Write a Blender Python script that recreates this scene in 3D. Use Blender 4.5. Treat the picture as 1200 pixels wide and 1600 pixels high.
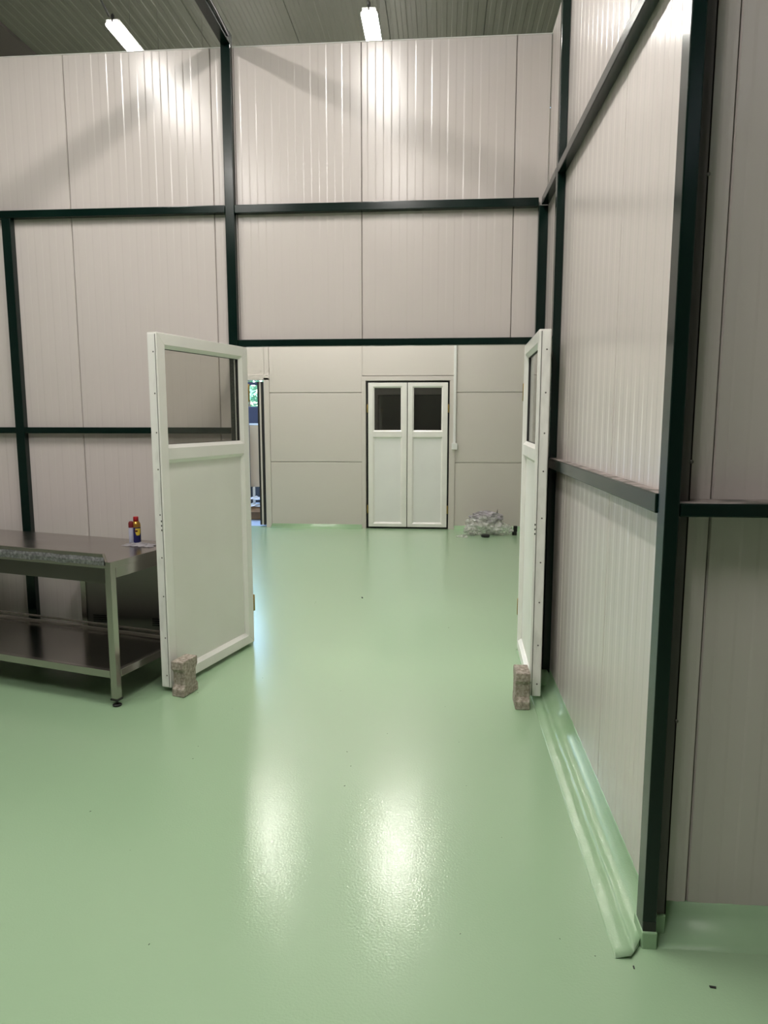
import bpy, bmesh, math, random
from mathutils import Vector, Matrix

for o in list(bpy.data.objects):
    bpy.data.objects.remove(o)
scene = bpy.context.scene
COL = scene.collection
random.seed(7)
R = math.radians

# ------------------------------------------------------------------ camera
PITCH, YAW, FPX = R(7.6556), R(4.6493), 1095.2
cam_d = bpy.data.cameras.new('camera')
cam = bpy.data.objects.new('camera', cam_d)
COL.objects.link(cam)
cam_d.sensor_fit = 'HORIZONTAL'
cam_d.sensor_width = 36.0
cam_d.lens = FPX / 1200.0 * 36.0
cam_d.clip_start = 0.05
cam.location = (0, 0, 1.55)
cam.rotation_euler = (R(90) - PITCH, 0, YAW)
scene.camera = cam

# ------------------------------------------------------------------ world and exposure
world = bpy.data.worlds.new('world')
scene.world = world
world.use_nodes = True
wn = world.node_tree
wn.nodes.clear()
w_out = wn.nodes.new('ShaderNodeOutputWorld')
w_bg = wn.nodes.new('ShaderNodeBackground')
w_sky = wn.nodes.new('ShaderNodeTexSky')
w_sky.sky_type = 'NISHITA'
w_sky.sun_disc = False
w_sky.sun_elevation = R(40)
w_sky.sun_rotation = R(160)
w_bg.inputs['Strength'].default_value = 1.6
wn.links.new(w_sky.outputs[0], w_bg.inputs['Color'])
wn.links.new(w_bg.outputs[0], w_out.inputs['Surface'])

vs = scene.view_settings
vs.view_transform = 'Standard'
vs.look = 'None'
vs.gamma = 1.0
vs.use_curve_mapping = False
vs.exposure = 0.38

LAMP_STRENGTH = 92.0
LAMP_COLOR = (1.0, 0.955, 0.9)

# ------------------------------------------------------------------ mesh helpers
class MB:
    def __init__(self):
        self.v, self.f = [], []

    def add(self, verts, faces):
        n = len(self.v)
        self.v += [tuple(p) for p in verts]
        self.f += [tuple(i + n for i in q) for q in faces]
        return self

    def box(self, x0, x1, y0, y1, z0, z1):
        vv = [(x0, y0, z0), (x1, y0, z0), (x1, y1, z0), (x0, y1, z0),
              (x0, y0, z1), (x1, y0, z1), (x1, y1, z1), (x0, y1, z1)]
        return self.add(vv, [(0, 3, 2, 1), (4, 5, 6, 7), (0, 1, 5, 4), (1, 2, 6, 5), (2, 3, 7, 6), (3, 0, 4, 7)])

    def prism(self, a, b):
        """closed prism between two matching rings of 3-D points"""
        n = len(a)
        fs = [tuple(range(n - 1, -1, -1)), tuple(range(n, 2 * n))]
        fs += [(i, (i + 1) % n, n + (i + 1) % n, n + i) for i in range(n)]
        return self.add(list(a) + list(b), fs)

    def strip(self, rings, closed=False, caps=False):
        """skin a list of rings of equal length"""
        n = len(rings[0])
        vv = [p for r in rings for p in r]
        fs = []
        for k in range(len(rings) - 1):
            for i in range(n if closed else n - 1):
                j = (i + 1) % n
                fs.append((k * n + i, k * n + j, (k + 1) * n + j, (k + 1) * n + i))
        if caps:
            fs.append(tuple(range(n - 1, -1, -1)))
            fs.append(tuple((len(rings) - 1) * n + i for i in range(n)))
        return self.add(vv, fs)

    def lathe(self, prof, n=20, cx=0, cy=0, cz=0):
        rings = [[(cx + r * math.cos(2 * math.pi * i / n), cy + r * math.sin(2 * math.pi * i / n), cz + z) for i in range(n)] for r, z in prof]
        return self.strip(rings, True, True)

    def tube(self, pts, r, n=8):
        rings = []
        pts = [Vector(p) for p in pts]
        for k, p in enumerate(pts):
            d = (pts[min(k + 1, len(pts) - 1)] - pts[max(k - 1, 0)]).normalized()
            up = Vector((0, 0, 1)) if abs(d.z) < 0.9 else Vector((1, 0, 0))
            s = d.cross(up).normalized()
            t = s.cross(d)
            rings.append([p + r * (math.cos(2 * math.pi * i / n) * s + math.sin(2 * math.pi * i / n) * t) for i in range(n)])
        return self.strip(rings, True, True)

    def mesh(self, name, mat=None, smooth=False):
        m = bpy.data.meshes.new(name)
        m.from_pydata(self.v, [], self.f)
        bm = bmesh.new()
        bm.from_mesh(m)
        bmesh.ops.recalc_face_normals(bm, faces=bm.faces)
        bm.to_mesh(m)
        bm.free()
        if mat:
            m.materials.append(mat)
        if smooth:
            for p in m.polygons:
                p.use_smooth = len(p.vertices) <= 4
        return m

    def build(self, name, mat, parent=None, smooth=False, bevel=0, seg=2):
        return link(name, self.mesh(name, mat, smooth), parent, bevel, seg)


def link(name, me, parent=None, bevel=0, seg=2):
    o = bpy.data.objects.new(name, me)
    COL.objects.link(o)
    if parent:
        o.parent = parent
    if bevel:
        b = o.modifiers.new('bevel', 'BEVEL')
        b.width = bevel
        b.segments = seg
        b.limit_method = 'ANGLE'
        b.angle_limit = R(40)
    return o


def empty(name, loc=(0, 0, 0), rotz=0):
    o = bpy.data.objects.new(name, None)
    o.empty_display_size = 0.1
    COL.objects.link(o)
    o.location = loc
    o.rotation_euler = (0, 0, rotz)
    return o


def tag(o, label=None, cat=None, group=None, kind=None):
    if label:
        o['label'] = label
    if cat:
        o['category'] = cat
    if group:
        o['group'] = group
    if kind:
        o['kind'] = kind
    return o


def copy_tree(o, parent=None):
    c = o.copy()
    COL.objects.link(c)
    c.parent = parent
    for ch in list(o.children):
        copy_tree(ch, c)
    return c

# ------------------------------------------------------------------ materials
def principled(name, color, rough=0.5, metal=0.0, spec=0.5, coat=0.0):
    m = bpy.data.materials.new(name)
    m.use_nodes = True
    b = m.node_tree.nodes['Principled BSDF']
    b.inputs['Base Color'].default_value = (*color, 1)
    b.inputs['Roughness'].default_value = rough
    b.inputs['Metallic'].default_value = metal
    b.inputs['Specular IOR Level'].default_value = spec
    b.inputs['Coat Weight'].default_value = coat
    return m


def vary(m, c1, c2, scale=3.0, detail=4, stretch=(1, 1, 1), lo=0.35, hi=0.65, rough=None, bump=None):
    """noise-driven colour, optional roughness range and bump (scale, strength, distance)"""
    nt = m.node_tree
    b = nt.nodes['Principled BSDF']
    tc = nt.nodes.new('ShaderNodeTexCoord')
    mp = nt.nodes.new('ShaderNodeMapping')
    mp.inputs['Scale'].default_value = stretch
    nt.links.new(tc.outputs['Object'], mp.inputs['Vector'])
    ns = nt.nodes.new('ShaderNodeTexNoise')
    ns.inputs['Scale'].default_value = scale
    ns.inputs['Detail'].default_value = detail
    nt.links.new(mp.outputs[0], ns.inputs['Vector'])
    rp = nt.nodes.new('ShaderNodeValToRGB')
    rp.color_ramp.elements[0].position = lo
    rp.color_ramp.elements[1].position = hi
    rp.color_ramp.elements[0].color = (*c1, 1)
    rp.color_ramp.elements[1].color = (*c2, 1)
    nt.links.new(ns.outputs['Fac'], rp.inputs['Fac'])
    nt.links.new(rp.outputs[0], b.inputs['Base Color'])
    if rough:
        mr = nt.nodes.new('ShaderNodeMapRange')
        mr.inputs['From Min'].default_value = 0.3
        mr.inputs['From Max'].default_value = 0.7
        mr.inputs['To Min'].default_value = rough[0]
        mr.inputs['To Max'].default_value = rough[1]
        nt.links.new(ns.outputs['Fac'], mr.inputs['Value'])
        nt.links.new(mr.outputs[0], b.inputs['Roughness'])
    if bump:
        n2 = nt.nodes.new('ShaderNodeTexNoise')
        n2.inputs['Scale'].default_value = bump[0]
        n2.inputs['Detail'].default_value = 2
        nt.links.new(tc.outputs['Object'], n2.inputs['Vector'])
        bp = nt.nodes.new('ShaderNodeBump')
        bp.inputs['Strength'].default_value = bump[1]
        bp.inputs['Distance'].default_value = bump[2]
        nt.links.new(n2.outputs['Fac'], bp.inputs['Height'])
        nt.links.new(bp.outputs[0], b.inputs['Normal'])
    return m


M = {}
M['panel'] = vary(principled('coated steel panel', (.6, .57, .53), 0.23), (.595, .545, .52), (.612, .56, .535), 1.2, 3, lo=.2, hi=.8)
M['panel_smooth'] = vary(principled('smooth coated panel', (.6, .58, .53), 0.4), (.612, .57, .53), (.628, .585, .545), 0.8, 3, lo=.2, hi=.8)
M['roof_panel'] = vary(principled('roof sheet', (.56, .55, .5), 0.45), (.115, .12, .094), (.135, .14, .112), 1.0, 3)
M['brown_sheet'] = vary(principled('brown grey sheet', (.2, .175, .165), 0.5), (.075, .065, .062), (.095, .083, .078), 1.5, 3)
M['frame'] = vary(principled('dark green gloss paint', (.002, .012, .009), 0.22, spec=.35), (.0015, .010, .0075), (.003, .014, .0105), 3, 3, rough=(.17, .23))
M['dust'] = vary(principled('dusty paint', (.2, .17, .16), 0.8), (.1, .09, .08), (.36, .31, .29), 14, 5)
M['floor'] = principled('green epoxy', (.322, .482, .296), 0.34)
_nt = M['floor'].node_tree                       # orange-peel relief of the rolled coating
_fb = _nt.nodes['Principled BSDF']
_fb.inputs['Coat Weight'].default_value = 0.8
_fb.inputs['Coat Roughness'].default_value = 0.115
_tc = _nt.nodes.new('ShaderNodeTexCoord')
_n1 = _nt.nodes.new('ShaderNodeTexNoise')
_n1.inputs['Scale'].default_value = 125
_n1.inputs['Detail'].default_value = 2
_bp = _nt.nodes.new('ShaderNodeBump')
_bp.inputs['Strength'].default_value = .19
_bp.inputs['Distance'].default_value = .0034
_nt.links.new(_tc.outputs['Object'], _n1.inputs['Vector'])
_nt.links.new(_n1.outputs['Fac'], _bp.inputs['Height'])
_nt.links.new(_bp.outputs[0], _fb.inputs['Normal'])
_nt.links.new(_bp.outputs[0], _fb.inputs['Coat Normal'])
M['cove'] = vary(principled('green epoxy cove', (.32, .48, .29), 0.12), (.30, .465, .28), (.335, .495, .31), 6, 4, bump=(230, .38, .002))
M['cove_dull'] = vary(principled('dull green epoxy cove', (.32, .48, .29), 0.42), (.30, .465, .28), (.335, .495, .31), 6, 4)
M['pvc'] = vary(principled('white pvc', (.8, .79, .75), 0.32), (.80, .785, .75), (.84, .825, .79), 5, 3)
M['pvc_edge'] = vary(principled('scuffed white pvc edge', (.72, .72, .69), 0.4), (.68, .67, .64), (.84, .83, .80), 18, 5, (1, 1, .35), .25, .5)
M['pvc_panel'] = vary(principled('white infill panel', (.62, .66, .62), 0.38), (.76, .745, .70), (.80, .785, .745), 2, 3)
M['pvc_panel_cool'] = vary(principled('cool white infill panel', (.7, .74, .76), 0.38), (.77, .77, .755), (.80, .80, .785), 2, 3)
M['gasket'] = principled('black rubber', (.018, .018, .018), 0.55)
M['brass'] = principled('brass hinge', (.36, .25, .07), 0.38, 0.8)
M['screw'] = principled('grey screw', (.16, .15, .14), 0.4, 0.9)
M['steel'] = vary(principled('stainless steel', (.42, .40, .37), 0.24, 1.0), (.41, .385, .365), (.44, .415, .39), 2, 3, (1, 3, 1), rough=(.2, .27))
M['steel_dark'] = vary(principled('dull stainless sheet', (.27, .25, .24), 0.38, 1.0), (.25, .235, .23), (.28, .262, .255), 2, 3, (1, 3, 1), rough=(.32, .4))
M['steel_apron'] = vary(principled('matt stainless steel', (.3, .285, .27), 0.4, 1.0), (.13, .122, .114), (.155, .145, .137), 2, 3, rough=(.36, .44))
M['steel_shelf'] = vary(principled('polished stainless shelf', (.28, .26, .245), 0.17, 1.0), (.26, .243, .23), (.29, .27, .255), 2, 3)
M['film'] = vary(principled('protective film', (.36, .36, .37), 0.4, 0.2), (.13, .13, .14), (.34, .34, .35), 70, 6, (1, 1, 1), .38, .75, bump=(90, .6, .006))
M['black'] = principled('black plastic', (.012, .012, .012), 0.4)
M['concrete'] = vary(principled('concrete paver', (.27, .235, .205), 0.95, spec=.2), (.25, .215, .175), (.48, .425, .365), 60, 6, bump=(140, .9, .006))
M['red'] = principled('red cap', (.42, .012, .02), 0.35)
M['gold'] = principled('gold lacquer', (.55, .30, .06), 0.28, 0.75)
M['navy'] = principled('navy label', (.012, .014, .1), 0.35)
M['yellow'] = principled('yellow label', (.75, .55, .05), 0.4)
M['paleblue'] = principled('pale blue label', (.5, .52, .66), 0.35)
M['white'] = principled('white plastic', (.75, .75, .73), 0.4)
M['lamp_body'] = principled('lamp housing', (.6, .6, .58), 0.45)
M['cardboard'] = principled('brown cardboard', (.28, .17, .085), 0.85)
M['ground'] = vary(principled('sky-tinted yard concrete', (.45, .52, .6), 0.4), (.40, .47, .55), (.5, .57, .64), 1.5, 4)  # blue of the reflected sky is mixed into the base colour
M['leaf'] = vary(principled('leaf', (.14, .34, .17), 0.5), (.09, .25, .1), (.26, .5, .3), 2.0, 3)
M['bark'] = principled('bark', (.12, .09, .06), 0.9)
M['beige'] = principled('beige board', (.62, .44, .26), 0.7)
M['navy_dark'] = principled('dark blue plastic', (.012, .014, .035), 0.5)

em = bpy.data.materials.new('lamp diffuser')
em.use_nodes = True
em.node_tree.nodes.clear()
e_o = em.node_tree.nodes.new('ShaderNodeOutputMaterial')
e_e = em.node_tree.nodes.new('ShaderNodeEmission')
e_e.inputs['Color'].default_value = (*LAMP_COLOR, 1)
e_e.inputs['Strength'].default_value = LAMP_STRENGTH
em.node_tree.links.new(e_e.outputs[0], e_o.inputs['Surface'])
M['diffuser'] = em


def glass_mat(name, tint, refl):
    m = bpy.data.materials.new(name)
    m.use_nodes = True
    nt = m.node_tree
    nt.nodes.clear()
    out = nt.nodes.new('ShaderNodeOutputMaterial')
    mix = nt.nodes.new('ShaderNodeMixShader')
    tr = nt.nodes.new('ShaderNodeBsdfTransparent')
    tr.inputs['Color'].default_value = (*tint, 1)
    gl = nt.nodes.new('ShaderNodeBsdfGlossy')
    gl.inputs['Roughness'].default_value = 0.02
    lw = nt.nodes.new('ShaderNodeLayerWeight')
    lw.inputs['Blend'].default_value = 0.5
    pw = nt.nodes.new('ShaderNodeMath')
    pw.operation = 'POWER'
    pw.inputs[1].default_value = 5.0
    nt.links.new(lw.outputs['Facing'], pw.inputs[0])
    fr = nt.nodes.new('ShaderNodeMapRange')
    fr.inputs['To Min'].default_value = refl
    fr.inputs['To Max'].default_value = 1.0
    nt.links.new(pw.outputs[0], fr.inputs['Value'])
    nt.links.new(fr.outputs[0], mix.inputs['Fac'])
    nt.links.new(tr.outputs[0], mix.inputs[1])
    nt.links.new(gl.outputs[0], mix.inputs[2])
    nt.links.new(mix.outputs[0], out.inputs['Surface'])
    return m


M['glass'] = glass_mat('clear pane', (.86, .86, .83), .045)


def film_mat(name, col, alpha):
    m = principled(name, col, 0.16)
    nt = m.node_tree
    b = nt.nodes['Principled BSDF']
    tc = nt.nodes.new('ShaderNodeTexCoord')
    ns = nt.nodes.new('ShaderNodeTexNoise')
    ns.inputs['Scale'].default_value = 9
    ns.inputs['Detail'].default_value = 5
    nt.links.new(tc.outputs['Object'], ns.inputs['Vector'])
    mr = nt.nodes.new('ShaderNodeMapRange')
    mr.inputs['From Min'].default_value = .35
    mr.inputs['From Max'].default_value = .65
    mr.inputs['To Min'].default_value = alpha[0]
    mr.inputs['To Max'].default_value = alpha[1]
    nt.links.new(ns.outputs['Fac'], mr.inputs['Value'])
    nt.links.new(mr.outputs[0], b.inputs['Alpha'])
    return m


M['wrap'] = film_mat('clear crumpled plastic', (.66, .67, .63), (.18, .62))
M['wrap_grey'] = film_mat('greyish crumpled plastic', (.42, .40, .43), (.45, .9))

# ------------------------------------------------------------------ dimensions (metres)
WY = 4.65          # face of the back partition
WX = 0.645         # face of the right-hand partition
RY = 2.05          # face of the return partition on the right
TOP = 3.85         # top of the partitions
FARY = 9.75        # far wall
CZ = 5.5           # hall ceiling
HX0, HX1, HY0 = -7.5, 3.4, -10.0


def profile(w, rib=True, dep=0.0008):
    """face profile of one sandwich panel: x across, y outwards (negative = towards viewer)"""
    p = [(0.0015, 0.006), (0.0045, 0.0)]
    if rib:
        x, up = 0.035, False
        while x < w - 0.04:
            y0, y1 = (-dep, 0.0) if up else (0.0, -dep)
            p += [(x, y0), (x + 0.008, y1)]
            up = not up
            x += 0.05
        if up:
            p += [(w - 0.022, -dep), (w - 0.015, 0.0)]
    p += [(w - 0.0045, 0.0), (w - 0.0015, 0.006)]
    return p


_panel_cache = {}


def panel_mesh(w, h, mat, rib=True, t=0.04):
    dep = 0.0035 if mat.name == 'roof sheet' else 0.0008
    key = (round(w, 4), round(h, 4), mat.name, rib)
    if key not in _panel_cache:
        p = profile(w, rib, dep) + [(w - 0.0015, t), (0.0015, t)]
        _panel_cache[key] = MB().prism([(x, y, 0) for x, y in p], [(x, y, h) for x, y in p]).mesh('panel', mat)
    return _panel_cache[key]


def add_panel(parent, w, h, loc, rot, mat=None, rib=True):
    o = link('panel', panel_mesh(w, h, mat or M['panel'], rib), parent)
    o.location = loc
    o.rotation_euler = rot
    return o

# ------------------------------------------------------------------ floor, ceiling, walls
tag(MB().box(HX0, HX1, HY0, FARY + 0.1, -0.12, 0).build('floor', M['floor']),
    'glossy pale green epoxy floor running through both rooms', kind='structure')

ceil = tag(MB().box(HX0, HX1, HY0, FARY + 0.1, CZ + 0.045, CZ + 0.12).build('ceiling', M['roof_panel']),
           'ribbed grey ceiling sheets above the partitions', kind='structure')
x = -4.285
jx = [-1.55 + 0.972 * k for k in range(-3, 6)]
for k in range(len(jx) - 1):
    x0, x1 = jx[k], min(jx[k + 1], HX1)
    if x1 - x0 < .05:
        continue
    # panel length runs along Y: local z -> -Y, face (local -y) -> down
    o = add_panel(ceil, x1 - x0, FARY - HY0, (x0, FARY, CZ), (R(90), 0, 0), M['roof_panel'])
tag(MB().box(HX0, jx[0], HY0, FARY, CZ - 0.03, CZ + 0.045).box(jx[0] - .62, jx[0] - .60, HY0, FARY, CZ - .036, CZ - .03)
    .build('trim_1', M['brown_sheet']), 'dark brown grey sheet at the left of the ceiling', kind='structure')  # darker, browner sheet beside the ceiling panels

# back partition: slab behind + one object per panel
wb = MB()
wb.box(HX0, -1.33, WY + 0.04, WY + 0.08, 0, TOP)
wb.box(-1.33, WX, WY + 0.04, WY + 0.08, 2.03, TOP)
wall_back = tag(wb.build('wall_back', M['panel_smooth']), 'ribbed off-white partition with the wide door opening', kind='structure')
for x0, x1, z0 in [(-7.305, -6.34, 0), (-6.34, -5.375, 0), (-5.375, -4.41, 0), (-4.41, -3.445, 0), (-3.41 - .035, -2.445, 0),
                   (-2.445, -1.48, 0), (-1.48, -1.33, 0), (-1.33, -.52, 2.03), (-.52, .435, 2.03), (.435, WX, 2.03)]:
    add_panel(wall_back, x1 - x0, TOP - z0, (x0, WY, z0), (0, 0, 0))
MB().box(HX0, WX, WY - .004, WY + .082, TOP, TOP + .004).build('cap_strip', M['white'], wall_back)
# reveal lining of the opening
MB().box(-1.332, -1.318, WY - .002, WY + .082, 0, 2.03).build('jamb_lining', M['frame'], wall_back)

# right-hand partition (runs towards the viewer) and its return
wr = MB().box(WX + .04, WX + .08, RY + .04, WY + .08, 0, TOP)
wall_right = tag(wr.build('wall_right', M['panel_smooth']), 'ribbed off-white partition along the right of the passage', kind='structure')
ys = [WY, 3.69, 2.73, RY]
for k in range(3):
    # local x -> -Y ; face (local -y) -> -X
    add_panel(wall_right, ys[k] - ys[k + 1], TOP, (WX, ys[k], 0), (0, 0, R(-90)))
MB().box(WX - .002, WX + .082, RY, WY, TOP, TOP + .004).build('cap_strip', M['white'], wall_right)
wt = MB().box(WX + .05, HX1, RY + .04, RY + .08, 0, TOP)
wall_return = tag(wt.build('wall_return', M['panel_smooth']), 'dim ribbed partition facing the viewer at the right edge', kind='structure')
xs = [.692, .768, 1.733, 2.698, HX1]
for k in range(4):
    add_panel(wall_return, xs[k + 1] - xs[k], TOP, (xs[k], RY, 0), (0, 0, 0))
MB().box(.646, .688, 1.992, 1.996, 0.07, TOP).box(.684, .688, 1.992, RY + .01, .07, TOP).build('corner_flashing', M['brown_sheet'], wall_return)
sm = MB().lathe([(.0055, 0), (.0055, .002), (.003, .004)], 8).mesh('screw', M['screw'])
for z in (0.68, 1.43, 2.18, 2.9):
    o = link('screw', sm, wall_return)
    o.location = (.687, 1.992, z)
    o.rotation_euler = (R(90), 0, 0)

# outer shell of the hall, mostly out of the frame
tag(MB().box(HX0 - .08, HX0, HY0, FARY + .1, 0, CZ).build('wall_left', M['panel_smooth']), 'outer hall wall on the far left side', kind='structure')
tag(MB().box(HX0, HX1, HY0 - .08, HY0, 0, CZ).build('wall_rear', M['panel_smooth']), 'outer hall wall behind the viewer', kind='structure')
tag(MB().box(HX1, HX1 + .08, HY0, FARY + .1, 0, CZ).build('wall_outer', M['panel_smooth']), 'outer hall wall on the far right side', kind='structure')

# far wall with the double door and the side opening
DX0, DX1, DZ = -1.045, .108, 2.055       # double door opening
SX0, SX1, SZ = -3.40, -2.475, 2.10        # side opening
wf = MB()
y0, y1 = FARY + .05, FARY + .1
wf.box(HX0, SX0, y0, y1, 0, CZ)
wf.box(SX0, SX1, y0, y1, SZ, CZ)
wf.box(SX1, DX0, y0, y1, 0, CZ)
wf.box(DX0, DX1, y0, y1, DZ, CZ)
wf.box(DX1, HX1, y0, y1, 0, CZ)
wall_far = tag(wf.build('wall_far', M['panel_smooth']), 'smooth off-white panel wall at the end of the second room', kind='structure')


def flat_panel(x0, x1, z0, z1):
    g = .0035
    b = MB().box(x0 + g, x1 - g, FARY, FARY + .05, z0 + g, z1 - g)
    return b.build('panel', M['panel_smooth'], wall_far, bevel=.004, seg=1)


zl = [0, .935, 1.893, 2.85, 3.81, CZ]
for k in range(5):
    flat_panel(-2.40, -1.095, zl[k], zl[k + 1])
    flat_panel(.185, 2.0, zl[k], zl[k + 1])
    flat_panel(2.0, HX1, zl[k], zl[k + 1])
    flat_panel(HX0, -5.4, zl[k], zl[k + 1])
    flat_panel(-5.4, SX0 - .02, zl[k], zl[k + 1])
for z0, z1 in ((2.12, 2.85), (2.85, 3.81), (3.81, CZ)):
    flat_panel(-1.095, .185, z0, z1)
    flat_panel(SX0 - .02, -2.46, z0, z1)
MB().box(-2.462, -2.398, FARY - .006, FARY, 0, CZ).build('cover_strip', M['panel_smooth'], wall_far, bevel=.002)
MB().box(-1.098, -1.090, FARY - .003, FARY, 2.12, CZ).build('joint_strip', M['panel_smooth'], wall_far)

# second-room side limits
# door frames on the far wall
tb = MB()
tb.box(-1.105, DX0, FARY - .014, FARY + .1, 0, DZ)
tb.box(DX1, .19, FARY - .014, FARY + .1, 0, DZ)
tb.box(-1.105, .19, FARY - .014, FARY + .1, DZ, 2.115)
tag(tb.build('trim_2', M['panel_smooth'], bevel=.003), 'off-white sheet surround of the closed double door', kind='structure')
tb = MB()
tb.box(-2.475, -2.40, FARY - .014, FARY + .1, 0, SZ)
tb.box(SX0 - .06, -2.40, FARY - .014, FARY + .1, SZ - .03, SZ + .045)
tb.box(SX0 - .06, SX0, FARY - .014, FARY + .1, 0, SZ)
tag(tb.build('trim_3', M['panel_smooth'], bevel=.003), 'off-white sheet surround of the open side doorway', kind='structure')

# unlit room behind the double door
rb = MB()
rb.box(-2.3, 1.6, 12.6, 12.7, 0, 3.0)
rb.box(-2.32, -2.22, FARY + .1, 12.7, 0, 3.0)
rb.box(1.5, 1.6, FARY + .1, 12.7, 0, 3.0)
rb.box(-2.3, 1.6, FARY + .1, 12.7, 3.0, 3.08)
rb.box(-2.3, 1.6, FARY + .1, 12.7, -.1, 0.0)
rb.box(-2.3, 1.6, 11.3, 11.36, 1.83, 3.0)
tag(rb.build('wall_darkroom', M['brown_sheet']), 'unlit room behind the dark door glass', kind='structure')

# ------------------------------------------------------------------ coved green skirtings
def cove_profile():
    pts = [(-.128, -.02), (-.128, 0.0008), (-.122, .0018), (-.115, .0036), (-.108, .0057), (-.101, .0078), (-.095, .0093), (-.089, .0100), (-.083, .0097), (-.077, .0086), (-.0725, .0082),
           (-.0695, .0105), (-.0670, .0145), (-.0640, .0160)]
    for k in range(1, 11):      # concave sweep up the wall
        a = k / 10 * math.pi / 2
        pts.append((-.064 + .062 * math.sin(a), .016 + .078 * (1 - math.cos(a)) ** 1.15))
    pts += [(-.001, .098), (.004, .10), (.004, -.02)]
    return pts


cp = cove_profile()
rings = []
ny = 70
for k in range(ny + 1):
    ring = []
    t = k / ny
    for (dx, z) in cp:
        xx = WX + dx
        ystart = 1.885 + max(0, dx + .083) * 1.45
        yy = ystart + (WY - .02 - ystart) * t
        wob = .0012 * math.sin(yy * 9.1) + .0009 * math.sin(yy * 23 + 1.3) + .0007 * math.sin(yy * 61 + dx * 30)
        zz = z + (.0005 * math.sin(yy * 37 + dx * 60) if z > .004 else 0)
        ring.append((xx + (wob if z < .02 and dx > -.127 else wob * .3), yy, zz))
    rings.append(ring)
trim4 = tag(MB().strip(rings, True, True).build('trim_4', M['cove'], smooth=True), 'glossy green coved skirting along the right partition', kind='structure')
MB().box(.604, .648, 1.93, 2.02, -.01, .052).build('plinth', M['cove'], trim4, bevel=.004)      # painted plinth under the corner post
MB().box(.648, .687, 1.985, 2.05, -.01, .070).build('plinth', M['cove'], trim4, bevel=.004)
mr = []                                                     # coating swollen round the foot of the second post
for k in range(7):
    a = k / 6 * math.pi / 2
    rr, zz = .045 * math.cos(a) + .012, .10 * math.sin(a) ** .8
    mr.append([(.606 + rr * math.cos(i * math.pi / 6) * .8, 3.985 + rr * math.sin(i * math.pi / 6), zz) for i in range(12)])
MB().strip(mr, True, True).build('foot_coating', M['cove'], trim4, smooth=True)

rp = [(-.115, -.01), (-.115, .001), (-.09, .004), (-.06, .012), (-.035, .026), (-.016, .046), (-.004, .07), (.004, .075), (.004, -.01)]
tag(MB().strip([[(xx, RY + dy, z) for dy, z in rp] for xx in (.655, .9, 1.4, 2.2, HX1)], True, True).build('trim_5', M['cove_dull'], smooth=True),
    'shaded green coved skirting at the bottom right', kind='structure')
fp = [(-.10, -.01), (-.10, .001), (-.07, .004), (-.04, .014), (-.015, .032), (-.004, .052), (.002, .055), (.002, -.01)]
fb = MB()
fb.strip([[(xx, FARY + dy, z) for dy, z in fp] for xx in (-2.405, -1.75, -1.10)], True, True)
fb.strip([[(xx, FARY + dy, z) for dy, z in fp] for xx in (.19, 1.0, 2.0, HX1)], True, True)
tag(fb.build('trim_6', M['cove'], smooth=True), 'pale green coved skirting under the far wall', kind='structure')
tag(MB().strip([[(xx, WY + dy, z) for dy, z in fp] for xx in (HX0, -4, -2.5, -1.40)], True, True).build('trim_7', M['cove'], smooth=True),
    'green coved skirting behind the steel table', kind='structure')

# ------------------------------------------------------------------ dark green steel frame
def steel(name, x0, x1, y0, y1, z0, z1, label, cat, group):
    e = empty(name, ((x0 + x1) / 2, (y0 + y1) / 2, z0))
    cx, cy, cz = e.location
    MB().box(x0 - cx, x1 - cx, y0 - cy, y1 - cy, 0, z1 - z0).build('tube', M['frame'], e, bevel=.004, seg=3)
    return tag(e, label, cat, group)


PG, BG = 'dark green posts of the partition frame', 'dark green rails of the partition frame'
FY = 4.60
p = steel('steel_post', -1.395, -1.335, FY, WY, 0, TOP, 'dark green steel post rising behind the open left door leaf', 'post', PG)
steel('steel_post', -2.90, -2.838, FY, WY, 0, 2.850, 'dark green steel post behind the stainless table, at the left edge', 'post', PG)
steel('steel_post', .586, .643, FY, WY, 0, 2.850, 'dark green steel post in the inner corner behind the right door leaf', 'post', PG)
steel('steel_post', .600, .643, 3.985, 4.045, .04, TOP, 'dark green steel post on the right partition just before the right door leaf', 'post', PG)
p = steel('steel_post', .606, .645, 1.937, 2.005, .052, TOP, 'big near corner post, black-looking face, standing at the end of the right partition', 'post', PG)
MB().box(-.0185, .0185, -.0345, .0345, .0, .03).build('foot_paint', M['black'], p)

steel('steel_rail', HX0, -1.397, FY, WY, 2.850, 2.897, 'dark green rail across the back partition, left of the middle post', 'rail', BG)
steel('steel_rail', -1.333, .584, FY, WY, 2.846, 2.897, 'dark green rail across the back partition, between middle post and corner', 'rail', BG)
steel('steel_rail', -1.333, .584, FY, WY, 2.012, 2.056, 'dark green header rail directly above the door opening', 'rail', BG)
steel('steel_rail', HX0, -2.902, FY, WY, 1.445, 1.486, 'short low dark green rail at the left edge above the table', 'rail', BG)
steel('steel_rail', -2.836, -1.397, FY, WY, 1.445, 1.486, 'low dark green rail passing behind the glass of the left door leaf', 'rail', BG)


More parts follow.
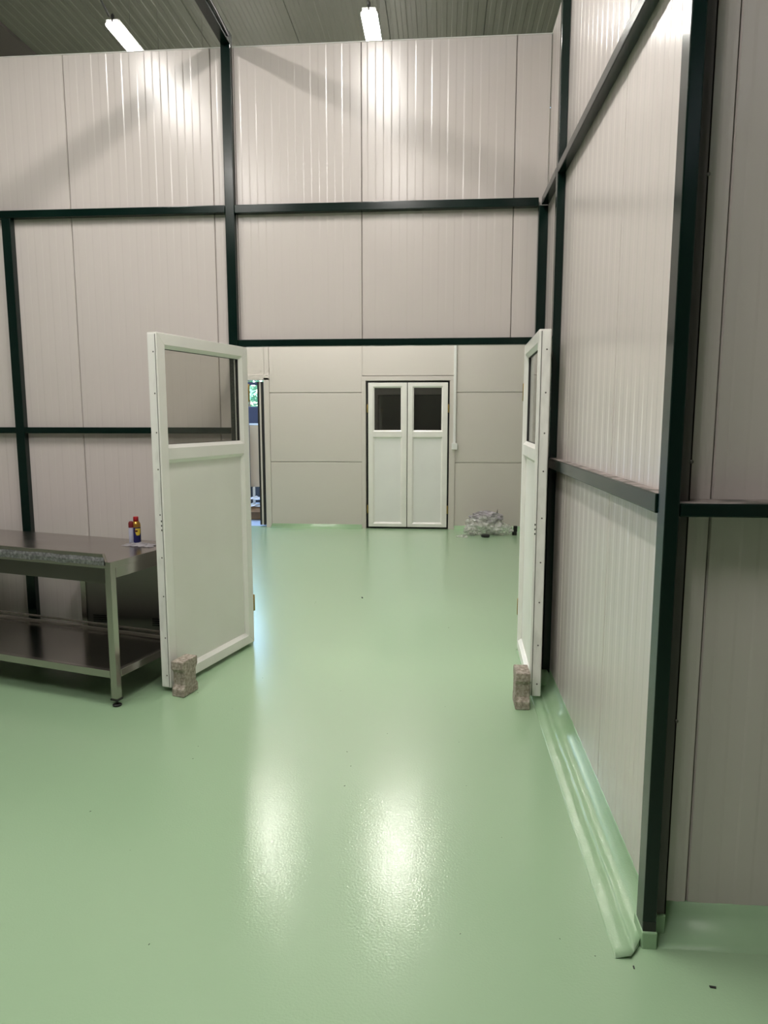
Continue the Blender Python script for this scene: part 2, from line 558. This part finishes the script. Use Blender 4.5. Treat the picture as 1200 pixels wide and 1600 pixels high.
def y_rail(ya, za, yb, zb, h, label, dusty):
    e = empty('steel_rail', (.6225, (ya + yb) / 2, min(za, zb)))
    cx, cy, cz = e.location
    a = [(.600 - cx, ya - cy, za - cz), (.644 - cx, ya - cy, za - cz), (.644 - cx, ya - cy, za + h - cz), (.600 - cx, ya - cy, za + h - cz)]
    b = [(.600 - cx, yb - cy, zb - cz), (.644 - cx, yb - cy, zb - cz), (.644 - cx, yb - cy, zb + h - cz), (.600 - cx, yb - cy, zb + h - cz)]
    MB().prism(a, b).build('tube', M['frame'], e, bevel=.004, seg=3)
    if dusty:
        q = .0006
        MB().prism([(.604 - cx, ya - cy, za + h - cz), (.644 - cx, ya - cy, za + h - cz), (.644 - cx, ya - cy, za + h + q - cz), (.604 - cx, ya - cy, za + h + q - cz)],
                   [(.604 - cx, yb - cy, zb + h - cz), (.644 - cx, yb - cy, zb + h - cz), (.644 - cx, yb - cy, zb + h + q - cz), (.604 - cx, yb - cy, zb + h + q - cz)]
                   ).build('dust_layer', M['dust'], e)['label'] = 'pinkish grey dust on the rail top'
    return tag(e, label, 'rail', BG)


y_rail(4.598, 2.850, 4.047, 2.842, .046, 'upper dark green rail on the right partition, short far piece at the corner', False)
y_rail(3.983, 2.838, 2.007, 2.790, .046, 'upper dark green rail on the right partition, long near piece', False)
y_rail(3.983, 1.272, 2.007, 1.284, .056, 'dusty waist-height dark green rail along the right partition', True)
p = steel('steel_rail', .647, HX1, 1.940, RY, 1.283, 1.320, 'black-looking waist-height rail at the right edge of the photo', 'rail', BG)
MB().box(-(HX1 - .647) / 2, (HX1 - .647) / 2, -.05, .053, .037, .0376).build('dust_layer', M['dust'], p)

# horizontal tie beam from the middle post towards the viewer
e = empty('tie_beam', (-1.365, 4.6, TOP))
MB().box(-.030, .030, -9.6, -.0, .0, .07).build('tube', M['frame'], e, bevel=.004)
MB().box(-.030, .030, .0, .05, .0, .07).build('end_plate', M['frame'], e)
MB().tube([(.044, -9.5, .03), (.042, -4, .032), (.041, -2, .03), (.043, -1.0, .031), (.04, -.3, .03), (.036, -.05, .02)], .006).build('cable', M['black'], e)
tag(e, 'dark green overhead beam running from the middle post towards the viewer', 'beam')

# ------------------------------------------------------------------ hanging lamps
def make_lamp():
    e = empty('batten_lamp')
    L, w = 1.2, .058
    n = 12
    low = [(w * math.cos(math.pi + math.pi * i / n), .020 * math.sin(math.pi + math.pi * i / n)) for i in range(n + 1)]
    rings = []
    for y, s in ((-L / 2, .72), (-L / 2 + .012, .92), (-L / 2 + .03, 1), (L / 2 - .03, 1), (L / 2 - .012, .92), (L / 2, .72)):
        rings.append([(px * s, y, pz * s) for px, pz in low])
    MB().strip(rings, True, True).build('diffuser', M['diffuser'], e, smooth=False)
    MB().box(-.05, .05, -L / 2 + .01, L / 2 - .01, .001, .035).build('housing', M['lamp_body'], e, bevel=.006)
    for s in (-1, 1):
        MB().lathe([(.012, 0), (.012, .05), (.006, .06)], 10, 0, s * (L / 2 - .02), .012).build('end_gland', M['black'], e)
        MB().tube([(0, s * .28, .034), (0, s * .28, CZ - 4.4)], .0012, 5).build('suspension_wire', M['screw'], e)
    return e


proto = make_lamp()
LX = (-2.425, -.545)
LY = (.35, 2.75, 5.955, 8.85)
where = {0: 'nearest overhead in the front room', 1: 'last before the back partition',
         2: 'showing above the back partition top', 3: 'over the second room'}
side = {0: 'left row', 1: 'right row'}
for i, lx in enumerate(LX):
    for k, ly in enumerate(LY):
        o = proto if (i, k) == (0, 0) else copy_tree(proto)
        o.location = (lx, ly, 4.4)
        tag(o, f'glowing batten lamp of the {side[i]}, {where[k]}', 'lamp', 'hanging batten lamps')
    gaps = ('over the front room', 'coming down to the lamp above the partition', 'over the second room')
    for k in range(3):
        a, b = LY[k] + .64, LY[k + 1] - .64
        e = empty('lamp_cable', (lx, a, 4.43))
        q = b - a
        MB().tube([(0, 0, 0), (0, .15, .04), (0, .5, .10), (0, q * .5, .13), (0, q - .5, .115), (0, q - .14, .045), (0, q - .03, .01), (0, q, -.004)], .008).build('cable', M['black'], e)
        MB().tube([(0, q * .5, .132), (0, q * .5, CZ - 4.432)], .0015, 5).build('support_wire', M['screw'], e)
        tag(e, f'thin black lamp cable of the {side[i]}, {gaps[k]}', 'cable', 'lamp cables')

# ------------------------------------------------------------------ white doors
def ring_frame(mb, x0, x1, z0, z1, y0, y1, w):
    """mitred rectangular frame with depth"""
    o = [(x0, z0), (x1, z0), (x1, z1), (x0, z1)]
    n = [(x0 + w, z0 + w), (x1 - w, z0 + w), (x1 - w, z1 - w), (x0 + w, z1 - w)]
    for k in range(4):
        j = (k + 1) % 4
        a = [(o[k][0], y0, o[k][1]), (o[j][0], y0, o[j][1]), (n[j][0], y0, n[j][1]), (n[k][0], y0, n[k][1])]
        b = [(q[0], y1, q[2]) for q in a]
        mb.prism(a, b)
    return mb


def make_leaf(name, W, z0, z1, th, st, mid0, mid1, top, bot, glass='glass', infill='pvc_panel', detail=True, groove=.054):
    """leaf in local coords: x from hinge (0) to free edge (W); room face at y=0, thickness towards +y"""
    e = empty(name)
    f = MB()
    # outer profile: stiles, rails (mitred corners)
    o = [(0, z0), (W, z0), (W, z1), (0, z1)]
    n = [(st, bot), (W - st, bot), (W - st, top), (st, top)]
    names = ('bottom_rail', 'stile', 'top_rail', 'stile')
    for k in range(4):
        j = (k + 1) % 4
        a = [(o[k][0], 0, o[k][1]), (o[j][0], 0, o[j][1]), (n[j][0], 0, n[j][1]), (n[k][0], 0, n[k][1])]
        MB().prism(a, [(q[0], th, q[2]) for q in a]).build(names[k], M['pvc'], e, bevel=.003)
    MB().box(st, W - st, 0, th, mid0, mid1).build('middle_rail', M['pvc'], e, bevel=.003)
    # sloping glazing beads round both openings
    for (a0, a1) in ((mid1, top), (bot, mid0)):
        bd = MB()
        x0, x1, w, dy = st, W - st, .018, .014
        oo = [(x0, a0), (x1, a0), (x1, a1), (x0, a1)]
        nn = [(x0 + w, a0 + w), (x1 - w, a0 + w), (x1 - w, a1 - w), (x0 + w, a1 - w)]
        for yy, s in ((.003, 1), (th - .003, -1)):
            for k in range(4):
                j = (k + 1) % 4
                a = [(oo[k][0], yy, oo[k][1]), (oo[j][0], yy, oo[j][1]), (nn[j][0], yy + s * dy, nn[j][1]), (nn[k][0], yy + s * dy, nn[k][1])]
                b = [(oo[k][0], th / 2, oo[k][1]), (oo[j][0], th / 2, oo[j][1]), (nn[j][0], th / 2, nn[j][1]), (nn[k][0], th / 2, nn[k][1])]
                bd.prism(a, b)
        bd.build('glazing_bead', M['pvc'], e)
    gk = MB()
    g = st + .018
    ring_frame(gk, g - .002, W - g + .002, mid1 + .016, top - .016, th * .34, th * .66, .0035)
    gk.build('gasket', M['gasket'], e)
    MB().box(g - .004, W - g + .004, th / 2 - .003, th / 2 + .003, mid1 + .014, top - .014).build('glass_pane', M[glass], e)
    MB().box(g - .004, W - g + .004, th * .36, th * .64, bot + .014, mid0 - .014).build('infill_panel', M[infill], e)
    if detail:
        # edge channel of the free side
        MB().box(W - .001, W + .004, .004, th - .004, z0 + .004, z1 - .008).build('edge_strip', M['pvc_edge'], e, bevel=.0015)
        MB().box(W + .002, W + .0046, groove - .0018, groove + .0018, z0 + .006, z1 - .010).build('edge_groove', M['screw'], e)
        sc = MB().lathe([(.0045, 0), (.0045, .0015), (.002, .003)], 8).mesh('screw', M['screw'])
        for z in (.10, .32, .56, .78, 1.02, 1.27, 1.47, 1.68, 1.90):
            q = link('screw', sc, e)
            q.location = (W + .0035, .040, z)
            q.rotation_euler = (0, R(90), 0)
        lk = MB()
        for z in (.93, .955, .98):
            lk.box(W + .003, W + .0048, groove - .010, groove - .004, z, z + .010)
        lk.build('lock_slots', M['gasket'], e)
    return e


def hinges(e, zs, y, x=0.0, h=.115):
    me = MB().lathe([(.005, 0), (.009, .004), (.009, h - .004), (.005, h)], 10).mesh('hinge', M['brass'], True)
    for z in zs:
        q = link('hinge', me, e)
        q.location = (x, y, z)


# left leaf, swung into the front room
h = Vector((-1.266, 4.575)); n_ = Vector((-1.515, 3.705))
d = n_ - h
dl = make_leaf('door_1', d.length, .028, 2.003, .062, .066, 1.318, 1.385, 1.94, .088)
# local +x -> d ; the room face must look to +X (right): local -y is right of d when looking along d? handled by mirrored thickness
ang = math.atan2(d.y, d.x)
dl.location = (h.x, h.y, 0)
dl.rotation_euler = (0, 0, ang)
# for direction d (towards viewer) local +y points to +X; children are shifted below so that the visible face is at y = 0
hinges(dl, (.24, 1.655), .058, -.008)
tag(dl, 'left white door leaf standing open, clear glass over a plain panel', kind='structure')
for c in dl.children:
    c.location.y -= .062

# right leaf, swung open against the right partition
h2 = Vector((.522, 4.615)); n2 = Vector((.498, 3.752))
d2 = n2 - h2
dr = make_leaf('door_2', d2.length, .028, 2.003, .062, .066, 1.318, 1.385, 1.94, .088, groove=.013)
dr.location = (h2.x, h2.y, 0)
dr.rotation_euler = (0, 0, math.atan2(d2.y, d2.x))
hinges(dr, (.24, 1.655), .004, -.008)
tag(dr, 'right white door leaf standing open, seen almost edge-on', kind='structure')

# closed double door in the far wall
for nm, xa, xb, hl in (('door_3', -1.012, -.476, True), ('door_4', -.466, .084, False)):
    lf = make_leaf(nm, xb - xa, .028, 2.028, .055, .068, 1.285, 1.362, 1.975, .075, infill='pvc_panel_cool', detail=False)
    lf.location = (xa, FARY - .012, 0)
    hinges(lf, (.22, 1.62), -.004, -.010 if hl else (xb - xa) + .010)
    tag(lf, 'closed white far door leaf with dark glass, ' + ('hinged on the left' if hl else 'hinged on the right'), kind='structure')
MB().box(-1.04, .106, FARY + .05, FARY + .055, 0.0, 2.052).build('trim_8', M['gasket'])['kind'] = 'structure'  # one black sheet standing in for the shade in the door gaps
bpy.data.objects['trim_8']['label'] = 'black sheet added as shade behind the closed far double door'

# side doorway: leaf swung outwards, seen edge-on
sd = empty('door_5', (-2.535, FARY + .02, 0))
MB().box(-.012, .014, .0, .85, .03, 2.05).build('leaf', M['panel_smooth'], sd)
MB().box(-.038, -.012, -.004, .85, .03, 2.05).build('gasket', M['gasket'], sd)
MB().box(.014, .040, -.004, .85, .03, 2.05).build('gasket', M['gasket'], sd)
tag(sd, 'side door leaf swung outwards, edge with black seals', kind='structure')

# ------------------------------------------------------------------ conduit on the far wall
e = empty('wall_conduit', (.178, FARY, 0))
MB().box(-.018, .018, -.028, 0, 1.20, CZ).build('trunking', M['white'], e, bevel=.003)
MB().box(-.036, .044, -.045, 0, 1.115, 1.205).build('junction_box', M['white'], e, bevel=.006)
tag(e, 'white cable trunking ending in a small box right of the far doors', 'conduit')

# ------------------------------------------------------------------ concrete paver door stops
def make_paver():
    e = empty('concrete_paver')
    hw, wa, H, T = .070, .053, .205, .078
    rough = random.Random(3)
    out = [(-hw, 0), (hw, 0), (hw, .045), (wa, .068), (wa, .137), (hw, .160), (hw, H), (-hw, H), (-hw, .160), (-wa, .137), (-wa, .068), (-hw, .045)]
    b = MB().prism([(x, 0, z) for x, z in out], [(x, T, z) for x, z in out])
    b.build('block', M['concrete'], e, bevel=.006, seg=2)
    return e


pv = make_paver()
pv.rotation_euler = (0, 0, math.atan2(.962, .275))
# broad face (local -y) looks right of the door, block sits against the door's right face
pv.location = (-1.397 - .0, 3.70, 0)
tag(pv, 'grey concrete paver on end, propping the left door leaf', 'paver', 'concrete pavers used as door stops')
pv2 = copy_tree(pv)
pv2.rotation_euler = (0, 0, R(90))
pv2.location = (.487, 3.692, 0)
tag(pv2, 'grey concrete paver on end, propping the right door leaf', 'paver', 'concrete pavers used as door stops')

# ------------------------------------------------------------------ stainless table
TZ = .80
tbl = empty('steel_table', (-1.72, 3.47, 0), math.atan2(.275, -.962))   # local +x runs left along the front, local -y runs to the back
TL, TD = 1.9, .62
MB().box(0, TL, -TD, 0, TZ - .036, TZ).build('tabletop', M['steel'], tbl, bevel=.002)
ub = MB()
ub.prism([(.03, .001, TZ - .004), (.03, -.018, TZ - .004), (.048, -.018, TZ + .042), (.048, .001, TZ + .042)],
         [(TL, .001, TZ - .004), (TL, -.018, TZ - .004), (TL, -.018, TZ + .042), (TL, .001, TZ + .042)])
ub.build('upstand', M['steel'], tbl, bevel=.002)
fl = MB()
rings = []
rf = random.Random(5)
for k in range(41):
    xx = .036 + (TL - .04) * k / 40
    wob = rf.uniform(-.004, .004)
    rings.append([(xx, .0022, TZ + .022 + wob * .6), (xx, .0045 + abs(wob) * .5, TZ + .003), (xx, .003, TZ - .022 + wob)])
fl.strip(rings)
fl.build('protective_film', M['film'], tbl)['label'] = 'crinkled grey protective film'
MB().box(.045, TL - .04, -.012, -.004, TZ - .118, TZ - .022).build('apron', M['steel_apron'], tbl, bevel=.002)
MB().box(.004, .012, -TD + .03, -.045, TZ - .092, TZ - .022).build('apron', M['steel'], tbl, bevel=.002)  # lighter steel than the front apron: light on this side put into the colour
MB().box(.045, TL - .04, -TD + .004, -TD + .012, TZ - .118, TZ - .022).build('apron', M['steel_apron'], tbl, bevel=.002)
legm = MB().box(-.02, .02, -.02, .02, .045, TZ - .022).mesh('leg', M['steel'])
footm = MB().lathe([(.0245, .014), (.0245, .022), (.009, .024), (.009, .046)], 14).mesh('foot_stem', M['black'])
discm = MB().lathe([(.017, 0), (.024, .004), (.024, .010), (.015, .016)], 14).mesh('foot', M['black'])
capm = MB().box(-.023, .023, -.023, .023, .036, .046).mesh('cap', M['black'])
for xx, yy in ((.026, -.026), (.026, -TD + .026), (TL - .026, -.026), (TL - .026, -TD + .026)):
    lg = link('leg', legm, tbl, bevel=.003)
    lg.location = (xx, yy, 0)
    ft = link('foot', discm, lg)
    link('foot_stem', MB().lathe([(.008, .014), (.008, .045)], 10).mesh('foot_stem', M['black']), lg)
    link('foot_cap', capm, lg)
SZs = .20
sh = MB().box(.03, TL - .03, -TD + .03, -.03, SZs - .004, SZs).build('lower_shelf', M['steel_shelf'], tbl)
MB().box(.046, TL - .046, -.034, -.006, SZs - .040, SZs + .002).build('shelf_rim', M['steel'], tbl, bevel=.002)
MB().box(.006, .034, -TD + .046, -.046, SZs - .040, SZs + .002).build('shelf_rim', M['steel'], tbl, bevel=.002)
MB().box(.046, TL - .046, -TD + .006, -TD + .034, SZs - .035, SZs + .012).build('shelf_rim', M['steel'], tbl, bevel=.002)
MB().box(.046, TL - .046, -TD + .016, -TD + .022, SZs + .024, SZs + .038).build('back_rail', M['steel'], tbl, bevel=.002)
tag(tbl, 'stainless steel work table with a lower shelf and film on its upstand', 'table')

# stainless cabinet leaning behind the table
cbn = empty('steel_cabinet', (-2.13, 4.40, 0), R(-8))
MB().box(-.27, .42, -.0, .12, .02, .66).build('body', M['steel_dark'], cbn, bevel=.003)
MB().box(-.285, -.245, -.008, .125, .0, .67).build('lit_side', M['steel'], cbn, bevel=.002)  # brighter steel paints in the light on the cabinet's left side
for xx in (-.20, .24):
    g = MB()
    for k in range(4):
        g.box(xx, xx + .10, -.006, -.001, .185 + k * .014, .193 + k * .014)
    g.build('vent', M['black'], cbn)
tag(cbn, 'dull stainless sheet cabinet standing on the floor behind the table', 'cabinet')

# ------------------------------------------------------------------ cans on the table
def on_table(lx, ly):
    c, s = math.cos(tbl.rotation_euler.z), math.sin(tbl.rotation_euler.z)
    return (tbl.location.x + c * lx - s * ly, tbl.location.y + s * lx + c * ly)


cx, cy = -1.818, 4.02
can = empty('aerosol_can', (cx, cy, TZ + .001))
MB().lathe([(.020, 0), (.0245, .003), (.025, .006), (.025, .112), (.0245, .115)], 28).build('body', M['navy'], can, smooth=True)
MB().lathe([(.0248, .099), (.0253, .101), (.0253, .112), (.024, .122), (.019, .132), (.015, .136)], 28).build('shoulder', M['gold'], can, smooth=True)
MB().lathe([(.0155, .135), (.0155, .160), (.014, .163)], 22).build('cap', M['red'], can, smooth=True)
# yellow shield wrapped on the side that faces the viewer
lab = MB()
rows = []
for z, a0, a1 in ((.094, -72, 2), (.088, -72, 4), (.070, -72, 2), (.060, -66, -8), (.052, -56, -18)):
    rows.append([(.0257 * math.cos(R(-52 + a0 + 45 + (a1 - a0) * t / 8)), .0257 * math.sin(R(-52 + a0 + 45 + (a1 - a0) * t / 8)), z) for t in range(9)])
lab.strip(rows)
lab.build('shield_label', M['yellow'], can)['label'] = 'yellow shield label'
lb = MB()
rows = [[(.0260 * math.cos(R(-52 - 22 + 42 * t / 8 - 18)), .0260 * math.sin(R(-52 - 22 + 42 * t / 8 - 18)), z) for t in range(9)] for z in (.084, .073)]
lb.strip(rows)
lb.build('label_band', principled('dark red band', (.09, .02, .015), .4), can)
tag(can, 'navy and gold aerosol can with a red cap and yellow shield label on the table', 'can')

c2 = empty('spray_bottle', (cx - .022, cy - .022, TZ + .001))
MB().lathe([(.012, 0), (.0145, .003), (.0145, .100), (.0135, .103)], 20).build('body', M['paleblue'], c2, smooth=True)
MB().lathe([(.0145, .100), (.015, .102), (.015, .128), (.010, .136), (.008, .138)], 20).build('cap', principled('dark red cap', (.17, .012, .016), .35), c2, smooth=True)
tag(c2, 'slim pale bottle with a dark red cap beside the navy can', 'bottle')


def crumple(name, mat, nx, ny, sx, sy, h, seed, parent=None, edge=.0):
    r = random.Random(seed)
    vv, ff = [], []
    for j in range(ny + 1):
        for i in range(nx + 1):
            u, v = i / nx - .5, j / ny - .5
            fall = max(0, 1 - (2 * u) ** 2) * max(0, 1 - (2 * v) ** 2)
            vv.append((u * sx * (1 + r.uniform(-.12, .12)) + r.uniform(-.3, .3) * sx / nx, v * sy * (1 + r.uniform(-.12, .12)) + r.uniform(-.3, .3) * sy / ny,
                       .001 + h * (r.random() ** 1.6) * (.25 + .75 * fall) + edge))
    for j in range(ny):
        for i in range(nx):
            a = j * (nx + 1) + i
            ff += [(a, a + 1, a + nx + 2), (a, a + nx + 2, a + nx + 1)]
    return MB().add(vv, ff).build(name, mat, parent)


pf = crumple('plastic_film', M['wrap_grey'], 12, 8, .20, .10, .020, 4)
pf.location = (-1.775, 3.965, TZ + .0005)
pf.rotation_euler = (0, 0, R(-14))
tag(pf, 'crumpled clear plastic film under the cans on the table', 'film')

# ------------------------------------------------------------------ heap of clear packaging by the far wall
def blob(name, mat, c, s, seed, sub=4, amp=.22, freq=5.0, parent=None):
    bm = bmesh.new()
    bmesh.ops.create_icosphere(bm, subdivisions=sub, radius=1)
    from mathutils import noise
    off = Vector((seed * 3.1, seed * 1.7, seed * 2.3))
    for v in bm.verts:
        n = v.co.normalized()
        k = noise.noise(n * freq * .5 + off) * amp + noise.voronoi(n * freq + off)[0][0] * amp * 1.3 + noise.noise(n * freq * 3 + off) * amp * .5
        v.co = n * (0.82 + k)
        v.co.x *= s[0]; v.co.y *= s[1]; v.co.z *= s[2]
        v.co += Vector(c)
        if v.co.z < .004:
            v.co.z = .004 + abs(v.co.z) * .02
    me = bpy.data.meshes.new(name)
    bm.to_mesh(me); bm.free()
    me.materials.append(mat)
    return link(name, me, parent)


hp = empty('plastic_bag', (.60, 9.36, 0))
blob('bag_body', M['wrap'], (-.02, 0, .12), (.25, .16, .15), 1, parent=hp)
blob('bag_fold', M['wrap'], (.20, -.02, .075), (.16, .13, .085), 2, parent=hp)
blob('bag_top', M['wrap_grey'], (.02, .03, .225), (.20, .11, .075), 3, amp=.3, parent=hp)
blob('bag_tail', M['wrap'], (-.19, -.05, .06), (.10, .12, .075), 5, parent=hp)
MB().prism([(.14, .02, .25), (.165, .02, .25), (.16, .02, .345)], [(.14, .05, .25), (.165, .05, .25), (.16, .05, .335)]).build('torn_corner', M['gasket'], hp)
tag(hp, 'heap of crumpled clear plastic packaging on the floor by the far wall', 'bag')
pl2 = crumple('plastic_scrap', M['wrap'], 8, 6, .16, .16, .05, 9)
pl2.location = (.29, 9.12, .002)
tag(pl2, 'small flat scrap of clear plastic left of the packaging heap', 'scrap')
bt = empty('plastic_disc', (.59, 9.15, .0))
MB().lathe([(.05, 0), (.055, .006), (.055, .028), (.045, .034)], 18).build('disc', M['black'], bt)
tag(bt, 'small black plastic disc on the floor before the packaging heap', 'disc')
bt = empty('black_clamp', (.985, 9.33, .0))
MB().box(-.03, .03, -.03, .03, .0, .045).box(-.015, .035, -.02, .02, .045, .125).build('clamp_body', M['black'], bt, bevel=.006)
tag(bt, 'black plastic piece at the right end of the packaging heap', 'clamp')

# grit on the floor
gr = MB()
rg = random.Random(11)
specks = [(.759, 1.80, .009), (.562, 1.855, .006), (-.67, 5.9, .016)]
for k in range(34):
    specks.append((rg.uniform(-1.6, 1.0), rg.uniform(1.65, 4.2) if k < 26 else rg.uniform(4.7, 8.5), rg.uniform(.0015, .0035)))
for sx, sy, s in specks:
    if sx > .48 and sy > 1.87:
        continue
    a = rg.uniform(0, 3.1)
    ca, sa = math.cos(a), math.sin(a)
    base = [(-s, -s * .35), (s, -s * .3), (s * .8, s * .35), (-s * .9, s * .3)]
    ring = [(sx + ca * u - sa * v, sy + sa * u + ca * v) for u, v in base]
    gr.prism([(u, v, .0) for u, v in ring], [(u, v, s * .35) for u, v in ring])
tag(gr.build('floor_grit', M['gasket']), 'tiny dark grit specks scattered over the green floor', 'grit', kind='stuff')

# ------------------------------------------------------------------ yard seen through the side doorway
tag(MB().box(-14, -2.3, FARY + .1, 30, -.12, -.005).build('ground', M['ground']), 'pale yard outside the side doorway, reflected sky blue put into its colour', kind='structure')


def tree(loc, h, rad, seed, label):
    e = empty('garden_tree', loc)
    r = random.Random(seed)
    vv, ff = [], []
    for k in range(2600):
        while True:
            p = Vector((r.uniform(-1, 1), r.uniform(-1, 1), r.uniform(-1, 1)))
            if .35 < p.length < 1:
                break
        p = Vector((p.x * rad, p.y * rad, h * .62 + p.z * h * .42))
        a = Vector((r.uniform(-1, 1), r.uniform(-1, 1), r.uniform(-.6, .6))).normalized()
        b = a.cross(Vector((r.uniform(-1, 1), r.uniform(-1, 1), r.uniform(-1, 1)))).normalized()
        s = r.uniform(.06, .14)
        n = len(vv)
        vv += [p - a * s, p + b * s * .45, p + a * s, p - b * s * .45]
        ff.append((n, n + 1, n + 2, n + 3))
    MB().add(vv, ff).build('foliage', M['leaf'], e)['kind'] = 'stuff'
    MB().tube([(0, 0, 0), (.05, 0, h * .3), (0, .05, h * .7)], .09).build('trunk', M['bark'], e)
    return tag(e, label, 'tree', 'trees in the yard')


tree((-4.55, 16.2, 0), 3.6, 1.5, 1, 'leafy pale green tree seen through the narrow side doorway')
tree((-7.6, 21.5, 0), 4.2, 1.8, 2, 'second leafy tree farther back in the yard')

e = empty('canopy_frame', (-3.6, 11.9, 0))
MB().box(-1.4, 1.2, -.03, .03, 2.10, 2.15).build('crossbar', M['navy_dark'], e)
MB().box(-1.4, -1.34, -.03, .03, 0, 2.15).build('upright', M['navy_dark'], e)
MB().box(1.14, 1.2, -.03, .03, 0, 2.15).build('upright', M['navy_dark'], e)
tag(e, 'dark crossbar frame outside the side doorway', 'frame')
e = empty('beige_board', (-3.03, 11.35, 0))
MB().box(-.10, .30, -.02, .02, .42, 1.43).build('board', M['beige'], e, bevel=.004)
MB().box(-.10, -.06, -.06, .1, 0, .42).build('leg', M['black'], e)
MB().box(.26, .30, -.06, .1, 0, .42).build('leg', M['black'], e)
MB().box(-.10, .30, -.025, .025, 1.43, 1.46).build('top_edge', M['white'], e)
tag(e, 'upright beige board standing outside the side doorway', 'board')
e = empty('dark_crate', (-3.35, 12.6, 0))
MB().box(-.40, .5, 0, .4, 1.25, 1.75).build('box', M['navy_dark'], e, bevel=.01)
MB().box(-.36, .46, .04, .36, 0, 1.25).build('stand', M['black'], e)
tag(e, 'dark crate on a stand behind the beige board', 'crate')
e = empty('white_container', (-3.26, 11.2, 0))
MB().box(-.1, .075, 0, .2, 1.22, 1.46).build('box', M['white'], e, bevel=.01)
MB().box(-.1, .07, .0, .2, 0, 1.22).build('stand', M['navy_dark'], e)
for k, z in enumerate((.55, .68, .80, .92)):
    MB().box(-.1, .071, -.006, .0, z, z + .05).build('tag', M['white'], e)
tag(e, 'white box on a dark stand left of the beige board', 'box')
for k, (xx, yy, zz, a) in enumerate(((-2.83, 10.55, .20, 10), (-2.84, 10.6, .30, -15))):
    o = crumple('paper_sack', M['white'], 6, 5, .32, .24, .06, 20 + k)
    o.location = (xx, yy, zz)
    o.rotation_euler = (0, 0, R(a))
    tag(o, ('lower' if k == 0 else 'upper') + ' crumpled white sack lying on the cardboard outside', 'sack', 'white sacks outside the doorway')
e = empty('cardboard_box', (-2.83, 10.6, 0))
MB().box(-.18, .14, -.12, .16, 0, .20).build('box', M['cardboard'], e, bevel=.004)
MB().prism([(-.18, -.12, .2), (.14, -.12, .2), (.14, -.13, .2), (-.18, -.13, .2)], [(-.18, -.2, .12), (.14, -.2, .12), (.14, -.205, .125), (-.18, -.205, .125)]).build('flap', M['cardboard'], e)
tag(e, 'brown cardboard box on the ground outside the side doorway', 'box')
